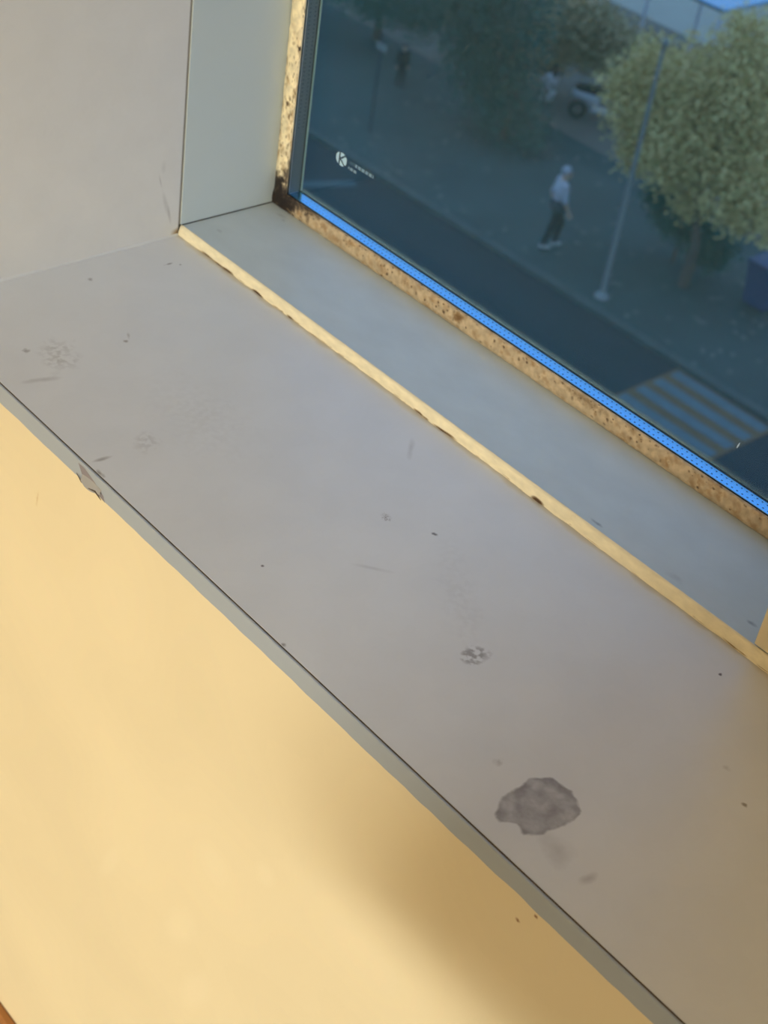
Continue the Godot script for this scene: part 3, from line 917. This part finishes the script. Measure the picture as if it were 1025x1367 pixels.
func build_street() -> void:
	var g := GROUND
	var asphalt := ground_mat(rgb8(46, 50, 50), 101, 0.11, 0.12)
	var paving := ground_mat(rgb8(62, 76, 69), 103, 0.07, 0.14)
	solo("road", box(Vector3(-70, g - 0.4, -20.62), Vector3(60, g - 0.12, -3)), asphalt, "dark asphalt road running below the window", "", "structure")
	solo("kerb", box(Vector3(-70, g - 0.4, -20.82), Vector3(60, g + 0.004, -20.62), 0.02), ground_mat(rgb8(78, 86, 78), 105, 0.2, 0.15), "pale kerb between the dark road and the pavement", "", "structure")
	solo("pavement", box(Vector3(-70, g - 0.4, -26.2), Vector3(60, g, -20.82)), paving, "grey blue pavement across the road where people walk", "", "structure")
	solo("footpath", box(Vector3(-70, g - 0.4, -34.5), Vector3(60, g - 0.004, -26.2)), ground_mat(rgb8(112, 106, 92), 107, 0.05, 0.12), "greyish brown parking ground behind the pavement", "", "structure")
	solo("plaza", box(Vector3(-90, g - 0.4, -90), Vector3(60, g - 0.008, -34.5)), ground_mat(rgb8(174, 170, 150), 109, 0.05, 0.06), "pale grey open plaza seen between the tree crowns", "", "structure")
	# zebra crossing: a brownish painted field with pale stripes laid on it
	var cw := setting("crosswalk", "zebra crossing of pale blue-grey stripes on a brownish field", Vector3(0, 0, 0))
	part("painted_field", box(Vector3(-11.98, g - 0.13, -20.60), Vector3(-9.72, g - 0.112, -17.6), 0.004), ground_mat(rgb8(118, 92, 58), 111, 0.4, 0.1), cw)
	var stripe := box(Vector3(-1.06, 0, -0.13), Vector3(1.06, 0.008, 0.13), 0.003)
	var sm := ground_mat(rgb8(98, 112, 112), 113, 0.4, 0.1)
	for i in 6:
		part("stripe", stripe, sm, cw, Vector3(-10.85, g - 0.112, -20.40 + i * 0.49))
	# a short painted dash on the road
	var st := start()
	add_box(st, Vector3(-0.8, 0, -0.14), Vector3(0.8, 0.006, 0.14), 0.002)
	var dash := solo("road_marking", done(st), ground_mat(rgb8(76, 92, 90), 115, 0.4, 0.1), "short pale painted dash on the dark road beside the window's left edge", "marking", "", Vector3(-20.9, g - 0.12, -19.3))
	dash.rotation.y = 1.15

func build_trees() -> void:
	var g := GROUND
	var leafm := mat(Color.WHITE, 0.6)
	leafm.vertex_color_use_as_albedo = true
	leafm.backlight_enabled = true
	leafm.backlight = Color(0.2, 0.25, 0.1)
	var bark := mat(rgb8(92, 76, 64), 0.9)
	var leaf := leaf_mesh(0.09)
	var deep := [Color(0.028, 0.105, 0.066), Color(0.034, 0.12, 0.075), Color(0.024, 0.092, 0.058)]
	var olive := [Color(0.70, 0.56, 0.2), Color(0.74, 0.58, 0.21), Color(0.66, 0.53, 0.2), Color(0.74, 0.54, 0.21)]
	var brownish := [Color(0.44, 0.33, 0.16), Color(0.36, 0.31, 0.15), Color(0.48, 0.36, 0.17)]
	var A := Vector3(-20.6, g, -24.5)
	tree("broad_tree", "large dark green leafy tree with branches low to the ground, left of the lamp post", "tree", "", A, [[Vector3(-22.41, -9.09, -24.50) - A, Vector3(1.59, 1.14, 1.59)], [Vector3(-21.49, -11.29, -24.50) - A, Vector3(1.06, 1.14, 1.06)], [Vector3(-20.65, -12.19, -24.50) - A, Vector3(0.88, 1.04, 0.88)], [Vector3(-22.35, -11.34, -24.50) - A, Vector3(0.72, 1.06, 0.72)], [Vector3(-20.63, -10.46, -24.50) - A, Vector3(0.86, 0.93, 0.86)], [Vector3(-19.77, -12.63, -24.50) - A, Vector3(0.56, 0.56, 0.56)], [Vector3(-22.14, -10.15, -24.50) - A, Vector3(1.59, 0.76, 1.59)], [Vector3(-21.33, -11.93, -24.50) - A, Vector3(0.89, 1.14, 0.89)]], 32000, leaf, leafm, deep, bark, 0.1)
	var A2 := Vector3(-26.6, g, -25.8)
	tree("broad_tree", "dark green tree whose lower leaves hang into the top of the window's left part", "tree", "", A2, [[Vector3(-26.39, -11.95, -25.60) - A2, Vector3(1.18, 0.64, 1.18)], [Vector3(-24.76, -11.72, -25.60) - A2, Vector3(1.05, 0.72, 1.05)], [Vector3(-28.11, -12.21, -25.60) - A2, Vector3(0.92, 0.44, 0.92)]], 13000, leaf, leafm, deep, bark, 0.1)
	var B := Vector3(-19.9, g, -28.9)
	tree("broad_tree", "brownish olive tree behind the white scooters", "tree", "", B, [[Vector3(-21.25, -11.48, -27.70) - B, Vector3(0.84, 0.81, 0.84)], [Vector3(-20.15, -11.53, -27.70) - B, Vector3(0.74, 0.79, 0.74)], [Vector3(-21.84, -11.15, -27.70) - B, Vector3(0.94, 0.45, 0.94)], [Vector3(-22.57, -12.15, -27.70) - B, Vector3(0.77, 0.83, 0.77)]], 20000, leaf, leafm, brownish, bark, 0.08)
	var C := Vector3(-13.9, g, -23.0)
	tree("broad_tree", "yellowish olive tree right of the lamp post, widest crown in view", "tree", "", C, [[Vector3(-14.37, -10.18, -23.00) - C, Vector3(1.04, 0.96, 1.04)], [Vector3(-13.19, -10.43, -23.00) - C, Vector3(0.88, 0.95, 0.88)], [Vector3(-14.79, -10.90, -23.00) - C, Vector3(0.68, 0.65, 0.68)], [Vector3(-15.50, -10.19, -23.00) - C, Vector3(0.53, 0.74, 0.53)], [Vector3(-14.54, -9.13, -23.00) - C, Vector3(0.89, 0.72, 0.89)], [Vector3(-13.41, -9.05, -23.00) - C, Vector3(0.87, 0.78, 0.87)], [Vector3(-13.09, -11.23, -23.00) - C, Vector3(0.52, 0.48, 0.52)], [Vector3(-15.36, -9.45, -23.00) - C, Vector3(0.53, 0.57, 0.53)], [Vector3(-12.40, -11.14, -23.00) - C, Vector3(0.44, 0.47, 0.44)], [Vector3(-15.60, -11.09, -23.00) - C, Vector3(0.38, 0.41, 0.38)], [Vector3(-13.75, -8.34, -23.00) - C, Vector3(0.58, 0.31, 0.58)], [Vector3(-16.02, -10.40, -23.00) - C, Vector3(0.62, 0.66, 0.62)], [Vector3(-15.78, -11.17, -23.00) - C, Vector3(0.43, 0.47, 0.43)], [Vector3(-15.98, -9.40, -23.00) - C, Vector3(0.53, 0.57, 0.53)], [Vector3(-16.54, -9.99, -23.00) - C, Vector3(0.43, 0.50, 0.43)], [Vector3(-14.20, -11.51, -23.00) - C, Vector3(0.45, 0.41, 0.45)], [Vector3(-14.04, -8.03, -23.00) - C, Vector3(0.58, 0.39, 0.58)]], 38000, leaf, leafm, olive, bark, 0.1)
	var S := Vector3(-14.7, g, -23.6)
	var sh := thing("shrub", "low dark green shrub under the olive tree", "shrub", "", S)
	part("stem", tube([Vector3(0, -0.02, 0), Vector3(0.05, 0.9, 0)], [0.04, 0.02], 7), bark, sh)
	foliage(sh, [[Vector3(-14.67, -12.19, -23.60) - S, Vector3(0.62, 0.47, 0.62)], [Vector3(-13.89, -12.48, -23.60) - S, Vector3(0.54, 0.47, 0.54)], [Vector3(-15.31, -12.06, -23.60) - S, Vector3(0.44, 0.37, 0.44)]], 6500, leaf, leafm, deep)

func build_street_things() -> void:
	var g := GROUND
	var pale := mat(rgb8(132, 134, 126), 0.5)
	# lamp post
	var foot := Vector3(-14.4, g, -21.1)
	var lp := thing("lamp_post", "slender pale lamp post rising from the pavement between the trees", "lamp post", "", foot)
	part("pole", tube([Vector3(0, 0.12, 0), Vector3(0, 2.6, 0), Vector3(0, 5.0, 0)], [0.055, 0.045, 0.035], 12), pale, lp)
	part("base", tube([Vector3(0, 0, 0), Vector3(0, 0.05, 0), Vector3(0, 0.09, 0), Vector3(0, 0.14, 0)], [0.15, 0.15, 0.09, 0.06], 14), pale, lp)
	part("lamp_head", tube([Vector3(0, 4.97, 0), Vector3(0.01, 5.05, 0.0), Vector3(0.02, 5.12, 0.0), Vector3(0.02, 5.16, 0.0)], [0.035, 0.06, 0.06, 0.02], 10), pale, lp)
	# thin dark post and pale tag near the far child
	var tp := thing("sign_post", "thin dark post with a small pale plate on the far pavement", "post", "", Vector3(-22.3, g, -21.9))
	part("pole", tube([Vector3(0, 0, 0), Vector3(0, 2.3, 0)], [0.03, 0.03], 8), mat(rgb8(60, 62, 66), 0.6), tp)
	part("plate", box(Vector3(-0.1, 1.9, 0.03), Vector3(0.22, 2.05, 0.05), 0.004), pale, tp)
	# people
	var skin := mat(rgb8(200, 160, 130), 0.6)
	var eye := mat(rgb8(30, 24, 20), 0.3)
	var w := {"skin": skin, "eye": eye, "top": mat(rgb8(176, 176, 176), 0.8), "trousers": mat(rgb8(16, 18, 22), 0.8), "shoe": mat(rgb8(170, 168, 160), 0.6), "hair": mat(rgb8(165, 165, 165), 0.8), "cap": true, "waist": mat(rgb8(52, 58, 62), 0.8)}
	person("person in white top, pale cap and white shoes walking on the pavement", "", Vector3(-16.35, g, -21.65), 2.6, 1.79, w, 0.16)
	var d := {"skin": skin, "eye": eye, "top": mat(rgb8(18, 18, 20), 0.8), "trousers": mat(rgb8(18, 18, 22), 0.8), "shoe": mat(rgb8(60, 60, 62), 0.6), "hair": mat(rgb8(30, 26, 24), 0.8), "long": true}
	person("small person all in dark clothes standing far off on the pavement", "", Vector3(-24.0, g, -24.3), 1.0, 1.05, d, 0.03, 0.0, 0.018)
	# parked scooters
	scooter(Vector3(-21.6, g - 0.004, -26.95), -1.0, "white motor scooter parked nearer the dark tree, the left-hand one of two")
	scooter(Vector3(-20.3, g - 0.004, -27.5), 0.67, "white motor scooter parked broadside, the right-hand one of two")
	# blue bin at the right edge
	var bin := thing("litter_bin", "blue wheeled litter bin at the right edge beyond the crossing", "bin", "", Vector3(-12.55, g, -23.75))
	var blue := mat(rgb8(50, 64, 100), 0.5)
	var st := start()
	for k in 4:
		var a := k * PI / 2
		var c0 := Vector3(0.26, 0.1, 0.26).rotated(Vector3.UP, a)
		var c1 := Vector3(0.26, 0.1, 0.26).rotated(Vector3.UP, a + PI / 2)
		var t0 := Vector3(0.33, 0.95, 0.33).rotated(Vector3.UP, a)
		var t1 := Vector3(0.33, 0.95, 0.33).rotated(Vector3.UP, a + PI / 2)
		var q: Array[Vector3] = [c0, c1, t1, t0]
		face_out(st, q, Vector3(0, 0.5, 0))
	var bot: Array[Vector3] = [Vector3(0.26, 0.1, 0.26), Vector3(0.26, 0.1, -0.26), Vector3(-0.26, 0.1, -0.26), Vector3(-0.26, 0.1, 0.26)]
	face_out(st, bot, Vector3(0, 0.5, 0))
	part("bin_body", done(st), blue, bin)
	part("lid", box(Vector3(-0.36, 0.94, -0.37), Vector3(0.36, 1.02, 0.36), 0.025), blue, bin)
	for s in [-1.0, 1.0]:
		part("wheel", tube([Vector3(0.24 * s - 0.03, 0.1, -0.3), Vector3(0.24 * s + 0.03, 0.1, -0.3)], [0.1, 0.1], 16), mat(rgb8(24, 24, 26), 0.7), bin)
	part("handle", tube([Vector3(-0.25, 0.98, -0.36), Vector3(-0.25, 1.0, -0.43), Vector3(0.25, 1.0, -0.43), Vector3(0.25, 0.98, -0.36)], [0.018, 0.018, 0.018, 0.018], 8), blue, bin)
	# canopy far off on the plaza
	var cn := thing("canopy", "bright blue flat-roofed canopy on the plaza at the top right corner", "canopy", "", Vector3(-20.6, g - 0.004, -31.3))
	part("roof", box(Vector3(-1.5, 2.5, -1.6), Vector3(0.95, 2.6, 0.9), 0.02), mat(rgb8(150, 190, 215), 0.25, 0.9), cn)
	for p in [Vector3(-1.4, 0, -1.5), Vector3(0.85, 0, -1.5), Vector3(-1.4, 0, 0.8), Vector3(0.85, 0, 0.8)]:
		part("post", tube([p, p + Vector3(0, 2.5, 0)], [0.05, 0.05], 10), mat(rgb8(210, 212, 215), 0.5), cn)
	# dry leaves on the pavement
	var lm := mat(rgb8(118, 122, 108), 0.8)
	var mm := MultiMesh.new()
	mm.transform_format = MultiMesh.TRANSFORM_3D
	mm.mesh = leaf_mesh(0.13)
	mm.instance_count = 160
	for i in 160:
		mm.set_instance_transform(i, Transform3D(Basis(Vector3.UP, rng.randf() * TAU), Vector3(rng.randf_range(-24, -9), g + 0.022, rng.randf_range(-26, -20.8))))
	var lo := MultiMeshInstance3D.new()
	lo.name = "fallen_leaves"
	lo.multimesh = mm
	lo.material_override = lm
	lo.set_meta("kind", "stuff")
	lo.set_meta("label", "pale dry leaves scattered over the grey blue pavement")
	lo.set_meta("category", "leaves")
	add_child(lo, true)

func scooter(at: Vector3, turn: float, label: String) -> void:
	var o := thing("motor_scooter", label, "scooter", "scooters parked under the trees", at)
	o.rotation.y = turn
	var white := mat(rgb8(188, 188, 186), 0.4)
	var dark := mat(rgb8(30, 30, 32), 0.7)
	for x in [-0.6, 0.6]:
		var t := TorusMesh.new()
		t.inner_radius = 0.13
		t.outer_radius = 0.22
		t.rings = 20
		t.ring_segments = 10
		var wh := part("wheel", t, dark, o, Vector3(x, 0.22, 0))
		wh.rotation.x = PI / 2
	part("rear_body", flesh([[Vector3(-0.68, 0.62, 0), Vector3(-0.25, 0.55, 0), 0.13, 0.15], [Vector3(-0.3, 0.5, 0), Vector3(-0.2, 0.36, 0), 0.14, 0.1]], 0.025, 0.06), white, o)
	part("footboard", box(Vector3(-0.3, 0.27, -0.15), Vector3(0.35, 0.34, 0.15), 0.02), white, o)
	part("front_shield", flesh([[Vector3(0.36, 0.36, 0), Vector3(0.46, 0.9, 0), 0.11, 0.1], [Vector3(0.44, 0.8, -0.12), Vector3(0.44, 0.8, 0.12), 0.07, 0.07]], 0.025, 0.06), white, o)
	part("fork", tube([Vector3(0.6, 0.22, 0), Vector3(0.42, 0.98, 0)], [0.035, 0.03], 8), dark, o)
	part("handlebar", tube([Vector3(0.34, 1.0, -0.32), Vector3(0.42, 1.0, -0.1), Vector3(0.42, 1.0, 0.1), Vector3(0.34, 1.0, 0.32)], [0.02, 0.022, 0.022, 0.02], 8), dark, o)
	part("seat", flesh([[Vector3(-0.65, 0.76, 0), Vector3(-0.12, 0.74, 0), 0.1, 0.11]], 0.025, 0.03), dark, o)

func build_photographer() -> void:
	var p := {"skin": mat(rgb8(205, 165, 135), 0.6), "eye": mat(rgb8(30, 24, 20), 0.3), "top": mat(rgb8(70, 74, 84), 0.8), "trousers": mat(rgb8(50, 54, 66), 0.8), "shoe": mat(rgb8(70, 70, 72), 0.6), "hair": mat(rgb8(34, 28, 24), 0.8), "long": true}
	var o := person("person in dark clothes standing in the room before the sill, both hands raised", "", Vector3(1.415, -1.09, 0.80), 3.65, 1.9, p, 0.0, 1.0)
	o.position = Vector3(1.415, -1.0895, 0.80)
